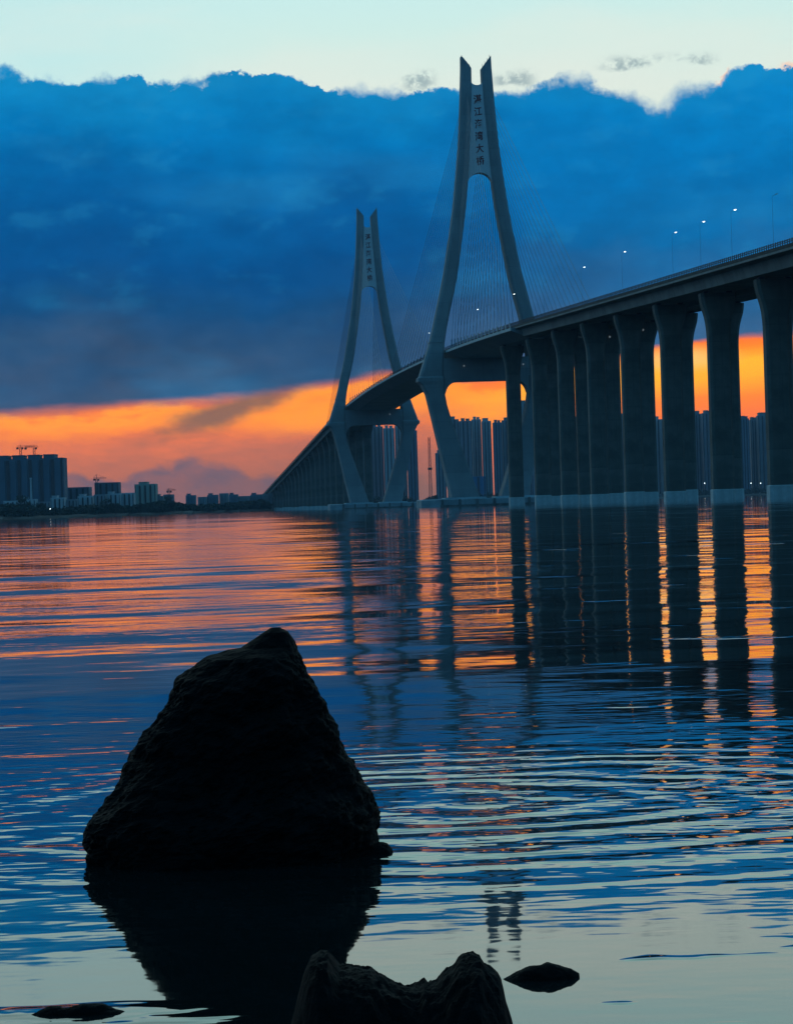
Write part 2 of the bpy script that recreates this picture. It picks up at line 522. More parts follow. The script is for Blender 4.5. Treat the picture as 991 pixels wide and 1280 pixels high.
def interp(tbl, z):
    tbl = sorted(tbl)
    if z <= tbl[0][0]:
        return tbl[0][1]
    for (a, va), (b, vb) in zip(tbl[:-1], tbl[1:]):
        if z <= b:
            return va + (vb - va) * (z - a) / (b - a)
    return tbl[-1][1]


# ------------------------------------------------------------------ setting: water, far shore
rng = np.random.default_rng(7)
ys = [-60.0, -20.0, -4.0, 0.5, 2.0]
yy = 3.0
while yy < 520:
    ys.append(yy)
    yy += max(0.016, yy * 0.0042)
ys += [600, 760, 1000, 1400, 2000, 3000, 4500, 6400]
ys = np.array(ys)
cf = np.linspace(-1, 1, 421)
NX = len(cf) + 8
outer = np.array([1.6, 4.0, 15.0, 80.0])
X = np.zeros((len(ys), NX))
half = 0.21 * np.maximum(ys, 2.0) + 0.6
X[:, 4:-4] = cf[None, :] * half[:, None]
for q, f in enumerate(outer):
    ex = np.minimum(half * f + 30 * f * (q > 0), 6900 - 400 * (3 - q))
    X[:, -4 + q] = ex
    X[:, 3 - q] = -ex
Y = np.repeat(ys[:, None], NX, 1)
Z = np.zeros_like(X)
space = np.maximum(0.016, Y * 0.0042)


def sm(v, a, b):
    t_ = np.clip((v - a) / (b - a), 0, 1)
    return t_ * t_ * (3 - 2 * t_)


for k in range(56):
    L = 0.28 * (9.0 / 0.28) ** rng.random()
    th = rng.normal(0, 0.50)                              # crests mostly lie across the view
    kx_, ky_ = 2 * math.pi / L * math.sin(th), 2 * math.pi / L * math.cos(th)
    slope = 0.0033 * (0.6 + 0.8 * rng.random())
    a = slope * L / (2 * math.pi)
    res = sm(L / space, 3.0, 6.0)
    near = 0.05 + 0.26 * sm(Y, 6.0, 8.0) + 0.12 * sm(Y, 9.5, 14) + 0.57 * sm(Y, 13, 30 + 5 * min(L, 2.0))
    env = 0.65 + 0.35 * np.sin(0.21 / L ** 0.5 * X + 0.13 / L ** 0.5 * Y + rng.random() * 6.28)
    Z += a * res * near * env * np.sin(kx_ * X + ky_ * Y + rng.random() * 6.28)
Z *= 1 - sm(Y, 380, 510)
Z[:, :4] = 0
Z[:, -4:] = 0
edge = sm(1 - np.abs(np.concatenate([[1] * 4, cf, [1] * 4])), 0.0, 0.06)
Z *= edge[None, :]
nr = len(ys)
idx = np.arange(nr * NX).reshape(nr, NX)
quads = np.stack([idx[:-1, :-1], idx[:-1, 1:], idx[1:, 1:], idx[1:, :-1]], -1).reshape(-1, 4)
me = bpy.data.meshes.new('water')
me.vertices.add(nr * NX)
me.vertices.foreach_set('co', np.stack([X, Y, Z], -1).astype(np.float32).ravel())
me.loops.add(quads.size)
me.loops.foreach_set('vertex_index', quads.astype(np.int32).ravel())
me.polygons.add(len(quads))
me.polygons.foreach_set('loop_start', np.arange(0, quads.size, 4, dtype=np.int32))
me.polygons.foreach_set('use_smooth', np.ones(len(quads), dtype=bool))
me.update(calc_edges=True)
me.validate()
me.materials.append(M_WATER)
wo_ = bpy.data.objects.new('water', me)
COL.objects.link(wo_)
struct(wo_)

random.seed(5)
shore = [(-6500, 1300), (-2500, 1420), (-900, 1500), (-226, 1560), (-190, 1790), (-150, 2080), (-112, 2400), (-104, 2560), (-112, 2700), (-60, 2900), (60, 3120), (200, 3180),
         (420, 3220), (900, 3200), (2500, 3050), (6500, 2700)]


def densify(pts, step, jit):
    out = []
    for (x0, y0), (x1, y1) in zip(pts[:-1], pts[1:]):
        n = max(1, min(40, int(math.hypot(x1 - x0, y1 - y0) / step)))
        for k in range(n):
            f = k / n
            out.append((x0 + (x1 - x0) * f + random.uniform(-jit, jit) * (k > 0), y0 + (y1 - y0) * f + random.uniform(-jit, jit) * (k > 0)))
    out.append(pts[-1])
    return out


sh = densify(shore, 22, 3.0)
bm = bmesh.new()
prof = [(-2, -0.6), (1.5, 0.5), (6, 1.3), (22, 1.9), (70, 2.2), (3300, 3.0)]
rows = []
for dyy, z in prof:
    rows.append([bm.verts.new((x, y + dyy, z + (random.uniform(-0.15, 0.15) if 0 < z < 2.1 else 0))) for x, y in sh])
for a, b in zip(rows[:-1], rows[1:]):
    for k in range(len(sh) - 1):
        bm.faces.new((a[k], a[k + 1], b[k + 1], b[k]))
struct(link('ground', bm, M_LAND))


def shore_y(x):
    return interp([(a, b) for a, b in shore if -3000 < a], x)


# ------------------------------------------------------------------ the bridge
PX, PY = 32.9, 962.0                                   # near pylon
DIR = Vector((0.0910, -0.9958))                        # along the deck, towards the camera
bridge = empty('cable_stayed_bridge', (PX, PY, 0), math.atan2(0.0910, 0.9958))
tag(bridge, 'long grey cable-stayed bridge with two curved pylons crossing the bay on wall piers', 'bridge')
# local axes of the bridge: +x to the right across the deck, -y towards the camera (s = -y)


def deck_z(s):
    if s > 200:
        return 50.9 - 0.029 * (s - 200)
    if s >= -240:
        return 57.28 - 0.029 * (s + 240) ** 2 / 880
    if s >= -680:
        return 57.28 - 0.038 * (s + 240) ** 2 / 880
    return 57.28 - 8.36 - 0.038 * (-s - 680)


OUT = [(2.9, 13.6), (4.4, 13.9), (30, 19.2), (40, 21.4), (43.2, 23.0), (44.4, 24.3), (45.6, 24.3), (46.2, 23.6), (52, 21.6), (58, 19.6), (63, 18.3), (68, 17.1), (75, 15.4), (81, 14.0), (90, 12.3),
       (98, 10.9), (106, 9.6), (116.5, 8.3), (127, 7.1), (135, 6.5), (142, 6.05), (150, 5.6), (159, 5.15)]
INN = [(2.9, 3.7), (4.4, 4.2), (30, 12.7), (36, 14.3), (39.5, 14.9), (45, 15.0), (57, 14.6), (63, 13.5), (68, 12.35), (75, 10.6), (81, 9.2), (90, 7.7), (98, 6.4), (106, 5.2),
       (117, 4.0), (131, 3.0), (142, 2.2), (148.6, 1.9), (159, 1.75)]
DEP = [(4.4, 5.2), (42, 4.0), (44.4, 4.4), (45.6, 4.4), (46.2, 4.0), (60, 3.8), (100, 3.3), (159, 2.9)]


def leg_bm(sgn):
    bm = bmesh.new()
    zs = sorted(set([2.9, 4.4, 12, 21, 30, 36, 40, 43.2, 44.4, 45.6, 46.2, 49, 52, 55, 58, 58.02, 58.6, 58.62] + [63, 68, 72, 75, 78, 81, 85, 90, 94, 98, 102, 106, 111, 116.5, 122, 127, 131, 135, 142, 148.6, 154.6]))
    rings = []
    for z in zs:
        o, i, dp = interp(OUT, z), interp(INN, z), interp(DEP, z)
        if 58.01 < z < 58.61:
            o, dp = o + 0.16, dp + 0.16
        c = 0.75 if z > 46 or z < 43 else 0.5
        rings.append(chamfer_rect(sgn * i if sgn > 0 else -o, sgn * o if sgn > 0 else -i, -dp, dp, z, c))
    # slanted crown: the outer side runs on to a point
    top = []
    for (x, y, z) in rings[-1]:
        f = (abs(x) - interp(INN, 154.6)) / (interp(OUT, 154.6) - interp(INN, 154.6))
        top.append((x * (1 - 0.02 * f), y, 154.62 + 4.4 * max(0, min(1, f))))
    rings.append(top)
    loft(bm, rings)
    return bm


def round_corner(cx, cz, r, a0, a1, n=8):
    return [(cx + r * math.cos(R(a0 + (a1 - a0) * k / n)), cz + r * math.sin(R(a0 + (a1 - a0) * k / n))) for k in range(n + 1)]


def build_pylon(s):
    root = empty('pylon', (0, -s, 0), 0, bridge)
    for sg in (-1, 1):
        link('leg', leg_bm(sg), M_PYLON, root)
    # beam under the deck, its lower corners rounded into the legs
    bm = bmesh.new()
    r = 4.6
    pts = [(-16.5, 52.3), (-16.5, 38.0)] + [(-15.0, 39.4)] + round_corner(-15.0 + r + 0.35, 44.1 - r, r, 180, 90)[1:] + \
          round_corner(15.0 - r - 0.35, 44.1 - r, r, 90, 0)[:-1] + [(15.0, 39.4)] + [(16.5, 38.0), (16.5, 52.3)]
    extrude_poly(bm, pts, -3.6, 3.6)
    link('crossbeam', bm, M_PYLON, root)
    # the panel between the legs that carries the writing
    bm = bmesh.new()
    n = 14
    ring = []
    left, right = [], []
    arch = []
    hw0 = interp(INN, 113.0)
    for k in range(n + 1):
        a = math.pi * k / n
        arch.append((hw0 * 1.02 * math.cos(a), 113.0 + 4.7 * math.sin(a)))
    arch = [(x, z) for x, z in arch]
    slot = [(1.95 * math.cos(a) if abs(math.cos(a)) < 0.999 else 1.95 * math.copysign(1, math.cos(a)), 149.9 + 1.3 * math.sin(a)) for a in [math.pi + math.pi * k / 10 for k in range(11)]]
    lside = [(-interp(INN, z) - 0.3, z) for z in (118, 124, 131, 138, 145)]
    rside = [(interp(INN, z) + 0.3, z) for z in (145, 138, 131, 124, 118)]
    pts = lside + [(-2.25, 149.9)] + slot[1:-1] + [(2.25, 149.9)] + rside + [(hw0 + 0.3, 113.0)] + arch[1:-1] + [(-hw0 - 0.3, 113.0)]
    extrude_poly(bm, pts, -2.25, 2.25)
    link('sign_panel', bm, M_PANEL, root)
    for k, ch in enumerate('湛江海湾大桥'):
        cu = bpy.data.curves.new('character', 'FONT')
        cu.body = ch
        cu.resolution_u = 3
        cu.extrude = 0.03
        cu.offset = 0.014
        tmp = bpy.data.objects.new('character', cu)
        COL.objects.link(tmp)
        dg = bpy.context.evaluated_depsgraph_get()
        me = bpy.data.meshes.new_from_object(tmp.evaluated_get(dg))
        bpy.data.objects.remove(tmp)
        me.materials.clear()
        me.materials.append(M_RED)
        sz = 3.0
        zc = 143.7 - 4.35 * k
        for v in me.vertices:
            x, y, z = v.co
            x, y = (x - 0.5), (y - 0.39)
            v.co = (sz * (x * 0.95 - 0.05 * y) + 0.06 * k, -2.27 - z * 2.0, zc + sz * 1.12 * (y + 0.12 * x))
        o = bpy.data.objects.new('character', me)
        COL.objects.link(o)
        o.parent = root
    # pile cap with its row of fender blocks
    bm = bmesh.new()
    def oct_(hw, hd, z):
        return [(-hw + 6, -hd, z), (hw - 6, -hd, z), (hw, -hd + 6, z), (hw, hd - 6, z), (hw - 6, hd, z), (-hw + 6, hd, z), (-hw, hd - 6, z), (-hw, -hd + 6, z)]
    loft(bm, [oct_(25, 15, -1.0), oct_(25, 15, 2.5), oct_(24.6, 14.6, 2.8)])
    for sg in (-1, 1):
        loft(bm, [chamfer_rect(sg * 9 - 7.5, sg * 9 + 7.5, -7, 7, 2.81, 1.2), chamfer_rect(sg * 9 - 7.2, sg * 9 + 7.2, -6.7, 6.7, 3.3, 1.0)])
    link('pile_cap', bm, M_CAP, root)
    bm = bmesh.new()
    for k in range(-3, 4):
        box(bm, k * 6.1 - 0.45, k * 6.1 + 0.45, -15.55, -15.003, -0.5, 2.6)
    box(bm, -19.0, 19.0, -15.35, -15.004, 0.05, 0.75)
    link('fender', bm, M_RUST, root)
    # short lightning rods on the crown
    for sg in (-1, 1):
        for x, z in ((4.9, 158.4), (4.1, 157.2), (3.2, 156.2), (2.3, 155.2)):
            bm = bmesh.new()
            bar(bm, (sg * x, -0.6, z - 0.6), (sg * x, -0.6, z + 1.1), 0.06, 5)
            link('lightning_rod', bm, M_DARKMETAL, root)
    return root


build_pylon(0)
build_pylon(-480)


def sweep(sec, s_list, zoff=0.0):
    bm = bmesh.new()
    loft(bm, [[(x, -s, deck_z(s) + z + zoff) for x, z in sec] for s in s_list])
    return bm


S_MAIN = [175.0 - 0.02] + list(range(170, -660, -10)) + [-659.98]
S_NEAR = [700] + list(range(690, 170, -10)) + [175.02]
S_NEAR = [s for s in S_NEAR if s > 175.02] + [175.02]
S_FAR = [-660.02] + list(range(-670, -1750, -20))

steel = [(-13.2, 0), (-14.1, -0.25), (-14.1, -1.05), (-8.5, -3.2), (8.5, -3.2), (14.1, -1.05), (14.1, -0.25), (13.2, 0)]
link('steel_girder', sweep(steel, S_MAIN), M_STEEL, bridge)


def conc(cx):
    return [(cx - 6.45, -0.02), (cx - 6.45, -0.42), (cx - 4.6, -0.7), (cx - 4.1, -2.75), (cx + 4.1, -2.75), (cx + 4.6, -0.7), (cx + 6.45, -0.42), (cx + 6.45, -0.02)]


for ss in (S_NEAR, S_FAR):
    for cx in (-6.6, 6.6):
        link('concrete_girder', sweep(conc(cx), ss), M_GIRDER, bridge)


def strip(x0, x1, z0, z1, s_list, name, m):
    return link(name, sweep([(x0, z0), (x0, z1), (x1, z1), (x1, z0)], s_list), m, bridge)


S_ALL = [700] + list(range(690, -1750, -10))
for x0, x1 in ((-12.4, -0.9), (0.9, 12.4)):
    strip(x0, x1, 0.01, 0.06, S_ALL, 'carriageway', M_ASPHALT)
for x in (-13.05, 12.75, -0.75, 0.45):
    strip(x, x + 0.3, 0.004, 0.62, S_ALL, 'parapet', M_PARAPET)

for x0, x1 in ((-14.3, -14.103), (14.103, 14.3)):
    strip(x0, x1, -1.0, -0.2, S_MAIN, 'edge_fairing', M_SLEEVE)

# pedestrian railings: posts and two rails
for x in (-12.9, 12.9):
    bm = bmesh.new()
    s = 690.0
    while s > -1740:
        z = deck_z(s)
        stepl = 1.7 if s > 150 else (4.0 if s > -600 else 12.0)
        bmw = 0.075
        box(bm, x - bmw, x + bmw, -s - bmw, -s + bmw, z + 0.62, z + 1.5)
        s -= stepl
    for zz in (1.0, 1.3):
        loft(bm, [[(x - 0.06, -s, deck_z(s) + zz - 0.06), (x + 0.06, -s, deck_z(s) + zz - 0.06), (x + 0.06, -s, deck_z(s) + zz + 0.06), (x - 0.06, -s, deck_z(s) + zz + 0.06)] for s in S_ALL])
    link('railing', bm, M_DARKMETAL, bridge)

# piers: two rows of wall piers
BENTS = [118.5, 175] + [175 + 49.45 * k for k in range(1, 9)] + [-600, -660] + [-660 - 49.8 * k for k in range(1, 19)]
random.seed(11)


def pier_bm(zt):
    bm = bmesh.new()
    rings = []
    hw, hd = 2.15, 1.75
    for z, fl in ((-1.0, 0), (6, 0), (zt - 9.0, 0), (zt - 7.5, 0.06), (zt - 6, 0.2), (zt - 4.6, 0.46), (zt - 3.4, 0.8), (zt - 2.2, 1.18), (zt - 1.2, 1.35), (zt - 0.5, 1.42), (zt, 1.42)):
        rings.append(chamfer_rect(-hw - fl, hw + fl, -hd, hd, z, 0.55))
    loft(bm, rings)
    # shallow vertical channel down the wide face is left between two ribs
    return bm


for s in BENTS:
    zb = deck_z(s)
    zt = zb - (3.22 if -661 < s < 176 else 2.77) - 0.42
    if s == 175 or s == -660:
        zt = zb - 3.7
    if zt < 4:
        continue
    for cx in (-6.3, 6.3):
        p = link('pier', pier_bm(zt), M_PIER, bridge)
        p.location = (cx, -s, 0)
        bm = bmesh.new()
        h = 2.35 + random.uniform(-0.25, 0.3)
        loft(bm, [chamfer_rect(-2.31, 2.31, -1.93, 1.93, -0.9, 0.55), chamfer_rect(-2.31, 2.31, -1.93, 1.93, h, 0.55), chamfer_rect(-2.23, 2.23, -1.85, 1.85, h + 0.1, 0.55)])
        link('footing', bm, M_SLEEVE, p)
        for bx in (-2.4, 2.4):
            bm = bmesh.new()
            box(bm, bx - 0.5, bx + 0.5, -0.6, 0.6, zt - 0.05, zt + 0.44)
            link('bearing', bm, M_DARKMETAL, p)
        if cx > 0 and 180 < s < 480:  # added glowing knob, stands in for sky light showing at the bearing gap
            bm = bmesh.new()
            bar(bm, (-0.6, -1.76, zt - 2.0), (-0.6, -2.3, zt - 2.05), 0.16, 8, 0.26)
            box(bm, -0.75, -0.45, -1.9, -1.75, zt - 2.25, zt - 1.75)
            link('bearing_gap_glow', bm, M_FIX, p)

# stay cables
N_ST = 17
cables = []
for base, near in ((0, True), (-480, False)):
    for sx_ in (-1, 1):
        for way in (1, -1):
            span = (13.0 if way == -1 else 9.6) if near else (13.0 if way == 1 else 9.6)
            for k in range(N_ST):
                s = base + way * (16 + span * k)
                zt = 104 + 2.6 * k
                xt = sx_ * (interp(OUT, zt) + interp(INN, zt)) / 2
                top = Vector((xt, -base - way * 2.2, zt))
                bot = Vector((sx_ * 13.6, -s, deck_z(s) - 0.2))
                cables.append((top, bot, near, k))


def cable_bm(cs, bm=None):
    bm = bm or bmesh.new()
    for top, bot in cs:
        bar(bm, top, bot, 0.07, 5)
        dd = (top - bot).normalized()
        bar(bm, bot, bot + dd * 3.4, 0.22, 6)
    return bm


rest = []
for top, bot, near, k in cables:
    if near or (bot.x < 0 and k % 2 == 0 and bot.y < 480) or (bot.x > 0 and k % 2 == 1 and bot.y < 480):
        link('stay_cable', cable_bm([(top, bot)]), M_CABLE, bridge)
    else:
        rest.append((top, bot))
oc = link('far_stay_cables', cable_bm(rest), M_CABLE, bridge)
oc['kind'] = 'stuff'

# under-deck lamps on the beam of the pylons
for s, x in ((3.9, -8.0), (3.9, 13.0), (-476.1, 8.5)):
    bm = bmesh.new()
    bar(bm, (x, -s - 0.0, 49.6), (x, -s - 0.7, 49.5), 0.18, 8, 0.3)
    link('beam_lamp', bm, M_FIX, bridge)


# ------------------------------------------------------------------ lamp posts on the deck
def to_world(x, s, z):
    c, sn = 0.9958, 0.0910
    return Vector((PX + x * c + s * sn, PY + x * sn - s * c, z))


def make_lamp(lit):
    root = empty('street_lamp')
    bm = bmesh.new()
    bar(bm, (0, 0, 0), (0, 0, 9.7), 0.026, 7, 0.016)
    bar(bm, (0, 0, 9.68), (0.7, 0, 10.0), 0.03, 6, 0.03)
    bar(bm, (0, 0, -0.02), (0, 0, 0.5), 0.07, 8, 0.06)
    link('post', bm, M_CABLE, root)
    bm = bmesh.new()
    loft(bm, [[(0.6, -0.09, 9.95), (1.0, -0.1, 10.0), (1.0, 0.1, 10.0), (0.6, 0.09, 9.95)], [(0.6, -0.08, 10.08), (1.0, -0.09, 10.15), (1.0, 0.09, 10.15), (0.6, 0.08, 10.08)]])
    hd = link('lamp_head', bm, M_PALEMETAL if not lit else M_LAMP, root)
    return root


LIT = (464, 436, 408, 349, 292, 164, 76, -77)
lamp_on, lamp_off = make_lamp(True), make_lamp(False)
posts = [497, 464, 436, 408, 349, 292, 228, 164, 135, 105, 76, 46, -46, -77] + [-108 - 31 * k for k in range(11)] + [-500 - 40 * k for k in range(16)]
first = {True: True, False: True}
for s in posts:
    lit = s in LIT
    src = lamp_on if lit else lamp_off
    o = src if first[lit] else copy_tree(src)
    first[lit] = False
    o.location = to_world(-12.2, s, deck_z(s) + 0.06)
    o.rotation_euler = (0, 0, math.atan2(0.0910, 0.9958))
    if lit:
        lab = {464: 'lit deck lamp shining highest and farthest right above the approach', 436: 'lit deck lamp second from the right above the approach',
               408: 'lit deck lamp third from the right above the approach', 349: 'lit deck lamp fourth from the right above the approach',
               292: 'lit deck lamp just right of the near pylon', 164: 'lit deck lamp seen against the right leg of the near pylon',
               76: 'lit deck lamp seen between the legs of the near pylon', -77: 'lit deck lamp just left of the near pylon'}[s]
    else:
        lab = 'thin dark unlit lamp post rising from the approach deck right of the near pylon' if s > 178 else (
            'thin dark unlit lamp post on the deck around the near pylon' if s > -60 else (
                'thin dark unlit lamp post on the main span between the pylons' if s > -470 else 'thin dark unlit lamp post on the far ramp beyond the far pylon'))
    tag(o, lab, 'street lamp', 'lit lamps on the bridge deck' if lit else ('unlit lamps on the approach deck' if s > 178 else (
        'unlit lamps by the near pylon' if s > -60 else ('unlit lamps on the main span' if s > -470 else 'unlit lamps on the far ramp'))))


# ------------------------------------------------------------------ rocks
def rock_rings(name, left, right, y_base, Yc, depth_f, label, seed, drop=0.25, amp=0.05, subd=1):
    """left/right: silhouette pixels from the top down; a closed solid with an uneven round plan"""
    L = [at(x, y, Yc) for x, y in left]
    Rr = [at(x, y, Yc) for x, y in right]
    lt = [(p.z, p.x) for p in L]
    rtb = [(p.z, p.x) for p in Rr]
    ztop = max(L[0].z, Rr[0].z)
    zb = at(300, y_base, Yc).z - drop
    n, lv = 220, 180
    bm = bmesh.new()
    rings = []
    for j in range(lv + 1):
        z = zb + (ztop - zb) * (j / lv)
        z = min(z, ztop - 0.002)
        xl, xr = interp(lt, z), interp(rtb, z)
        cx, hw = (xl + xr) / 2, max(0.004, (xr - xl) / 2)
        ring = []
        for k in range(n):
            a = 2 * math.pi * k / n
            ca, sa = math.cos(a), math.sin(a)
            p = 2.6
            rr = 1.0 / ((abs(ca) ** p + abs(sa) ** p) ** (1 / p))
            q = Vector((ca * rr, sa * rr, 0))
            w3 = Vector((cx + hw * q.x, Yc + hw * depth_f * q.y, z))
            nv = Vector((ca, sa * 0.8, 0.25))
            d = mnoise.fractal(w3 * 3.1 + Vector((seed, 0, 0)), 0.9, 2.1, 4) * amp
            cell = mnoise.voronoi(w3 * 4.3 + Vector((0, seed, 0)))[0]
            d += (cell[1] - cell[0]) * amp * 0.95 - amp * 0.28
            c2 = mnoise.voronoi(w3 * 13 + Vector((0, 0, seed)))[0]
            d += min(0.25, c2[1] - c2[0]) * amp * 0.55
            d += mnoise.fractal(w3 * 17 + Vector((seed, 3, 0)), 0.7, 2.2, 5) * amp * 0.24
            d2 = mnoise.fractal(w3 * 30 + Vector((seed, 9, 0)), 0.7, 2.1, 4) * 0.009
            edge = min(1.0, (hw / 0.20) ** 1.2)
            front = abs(sa) ** 0.6 * 0.85 + 0.15
            w3 += nv * (d * front + d2) * edge
            ring.append(w3)
        rings.append(ring)
    loft(bm, rings)
    o = link(name, bm, M_ROCK, None)
    tag(o, label, 'rock')
    return o


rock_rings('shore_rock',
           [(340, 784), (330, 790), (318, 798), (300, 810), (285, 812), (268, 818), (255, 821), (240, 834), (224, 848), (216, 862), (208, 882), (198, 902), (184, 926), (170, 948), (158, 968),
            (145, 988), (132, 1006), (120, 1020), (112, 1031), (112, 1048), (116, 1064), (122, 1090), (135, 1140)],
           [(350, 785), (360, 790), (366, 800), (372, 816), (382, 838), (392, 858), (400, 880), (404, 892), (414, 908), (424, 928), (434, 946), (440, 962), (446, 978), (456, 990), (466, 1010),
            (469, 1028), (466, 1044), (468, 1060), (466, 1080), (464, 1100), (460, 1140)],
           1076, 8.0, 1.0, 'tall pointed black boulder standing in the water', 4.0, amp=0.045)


def rock_profile(name, sil, y_base, Yc, hd, label, seed, amp=0.02, drop=0.06):
    """low rock: the upper silhouette (pixels, left to right) carried over a rounded plan"""
    pts = [at(x, y, Yc) for x, y in sil]
    zt = [(p.x, p.z) for p in pts]
    x0, x1 = pts[0].x, pts[-1].x
    zb = at((sil[0][0] + sil[-1][0]) / 2, y_base, Yc).z - drop
    nx, ny = 200, 70
    bm = bmesh.new()
    grid = []
    for i in range(nx + 1):
        x = x0 + (x1 - x0) * i / nx
        row = []
        top = interp(zt, x)
        edge = min(1.0, 6.0 * min(i, nx - i) / nx)
        for j in range(ny + 1):
            b = -1 + 2 * j / ny
            hh = max(0.0, 1 - abs(b) ** 2.4) ** 0.7
            y = Yc + hd * b * (0.45 + 0.55 * edge)
            z = zb + (top - zb) * hh
            q = Vector((x * 7, y * 7, seed))
            cc = mnoise.voronoi(q * 2.6)[0]
            d = mnoise.fractal(q, 0.8, 2.1, 5) * amp + mnoise.fractal(q * 5, 0.7, 2.1, 5) * amp * 0.45 + (min(0.4, cc[1] - cc[0]) - 0.2) * amp * 1.6
            z += d * (0.4 + 0.6 * min(1, abs(b) * 1.6)) * hh
            row.append(bm.verts.new((x, y, z)))
        grid.append(row)
    for a, b in zip(grid[:-1], grid[1:]):
        for k in range(ny):
            bm.faces.new((a[k], a[k + 1], b[k + 1], b[k]))
    base = bm.faces.new([r[0] for r in grid] + grid[-1][1:] + [r[-1] for r in grid[::-1]][1:] + grid[0][1:-1][::-1])
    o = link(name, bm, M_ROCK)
    tag(o, label, 'rock')
    return o


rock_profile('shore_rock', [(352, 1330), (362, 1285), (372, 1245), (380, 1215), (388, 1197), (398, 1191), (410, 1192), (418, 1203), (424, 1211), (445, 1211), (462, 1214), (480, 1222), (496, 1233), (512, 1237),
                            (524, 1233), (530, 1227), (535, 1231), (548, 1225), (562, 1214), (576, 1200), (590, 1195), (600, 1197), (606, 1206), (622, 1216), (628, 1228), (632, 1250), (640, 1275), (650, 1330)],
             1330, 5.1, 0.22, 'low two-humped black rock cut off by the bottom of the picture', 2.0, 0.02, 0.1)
rock_profile('shore_rock', [(606, 1238), (618, 1230), (632, 1222), (648, 1213), (664, 1208), (684, 1205), (700, 1209), (714, 1213), (724, 1219)],
             1234, 5.70, 0.055, 'small flat black rock with a pointed right end beside the two-humped rock', 6.0, 0.006, 0.03)
rock_profile('shore_rock', [(36, 1270), (48, 1263), (62, 1258), (84, 1260), (104, 1255), (128, 1256), (146, 1262), (160, 1268), (178, 1268), (198, 1273)],
             1270, 5.46, 0.035, 'flat wet dark rock barely above the water at the lower left', 9.0, 0.007, 0.02)
rock_profile('shore_rock', [(446, 1086), (456, 1066), (464, 1056), (474, 1053), (484, 1055), (490, 1061), (493, 1070), (496, 1086)],
             1080, 7.85, 0.07, 'small black stone against the right foot of the tall boulder', 12.0, 0.007, 0.04)


# ------------------------------------------------------------------ far shore: buildings, trees, cranes
def b_mat(name, base):
    return mat(name, base, 0.10, 0.05, rough=0.8, streak=0.25)


M_B = [b_mat('facade_grey', (0.26, 0.27, 0.29)), b_mat('facade_blue', (0.16, 0.20, 0.25)), b_mat('facade_pale', (0.45, 0.45, 0.46)), b_mat('facade_beige', (0.38, 0.38, 0.32)), b_mat('facade_dark', (0.12, 0.15, 0.19)),
       b_mat('facade_mauve', (0.30, 0.25, 0.27))]
M_GLASS = mat('window_glass', (0.035, 0.045, 0.055), 0.2, 0.3, rough=0.15, spec=0.5)


def tower(name, x0, x1, ytop, Y, depth, m, label, cat, group=None, roof=None, bays=3, floors=26, zbase=2.0, parts=True):
    """x0,x1,ytop in photograph pixels at the distance Y; the building stands there at its own size"""
    for _ in range(4):
        Y = max(Y, shore_y(at((x0 + x1) / 2, ytop, Y).x) + 45)
    a, b = at(x0, ytop, Y), at(x1, ytop, Y)
    wd, h = b.x - a.x, (a.z + b.z) / 2 - zbase
    root = empty(name, ((a.x + b.x) / 2, Y, zbase))
    tag(root, label, cat, group)
    bm = bmesh.new()
    box(bm, -wd / 2, wd / 2, 0, depth, -1.5, h)
    # balcony piers standing proud of the wall
    nb = max(2, bays)
    for k in range(nb):
        cx = -wd / 2 + wd * (k + 0.5) / nb
        bw = wd / nb * 0.24
        box(bm, cx - bw, cx + bw, -1.6, -0.003, -1.4, h - 1.2)
    link('facade', bm, m, root)
    if parts:
        for k in range(nb + 1):
            cx = -wd / 2 + wd * k / nb
            cx = max(-wd / 2 + wd / nb * 0.2, min(wd / 2 - wd / nb * 0.2, cx))
            bm = bmesh.new()
            bw = wd / nb * (0.15 if 0 < k < nb else 0.09)
            box(bm, cx - bw, cx + bw, -0.12, -0.004, h / floors, h - 1.0)
            link('window_column', bm, M_GLASS, root)
    if roof:
        for k, (f0, f1, hh) in enumerate(roof):
            bm = bmesh.new()
            box(bm, -wd / 2 + wd * f0, -wd / 2 + wd * f1, 1.0, depth - 1.0, h + 0.003, h + hh)
            box(bm, -wd / 2 + wd * f0 - 0.3, -wd / 2 + wd * f1 + 0.3, 0.7, depth - 0.7, h + hh + 0.003, h + hh + 0.5)
            link('roof_house', bm, m, root)
    return root


random.seed(21)
YR = 3360.0
row = [  # x0, x1, ytop, material
    (447, 461, 536), (463, 477, 533), (478.5, 492, 535), (493, 507, 532), (508, 521, 538),
    (544, 556, 566), (557, 572, 524), (573.5, 588, 526), (589.5, 601, 524), (602, 613.5, 526), (616, 626, 528), (627, 642, 525), (644, 660, 504), (662, 678, 515),
    (679.5, 694, 524), (695, 712, 521), (714, 731, 524), (733, 752, 519), (754, 772, 523), (774, 790, 520), (792, 808, 522), (810, 827, 524),
    (829, 846, 518), (848, 865, 522), (866.5, 876, 517), (877.5, 892, 516), (894, 909, 521), (911, 925, 519), (926, 936, 523), (937.5, 946, 524.5), (947, 962, 519), (964, 980, 522), (982, 998, 517), (1000, 1018, 521)]
desc = ['slender grey apartment tower', 'dark blue apartment tower', 'pale apartment tower', 'mauve grey apartment tower']
mats = [M_B[0], M_B[1], M_B[2], M_B[5]]


def where(x):
    if x < 525:
        return 'behind the far pylon'
    if x < 660:
        return 'framed by the near pylon legs'
    if x < 820:
        return 'hidden behind the close-set piers'
    if x < 866:
        return 'behind the bright thin pier gap'
    if x < 910:
        return 'in the narrow right-hand pier gap'
    return 'in the widest pier gap at right'


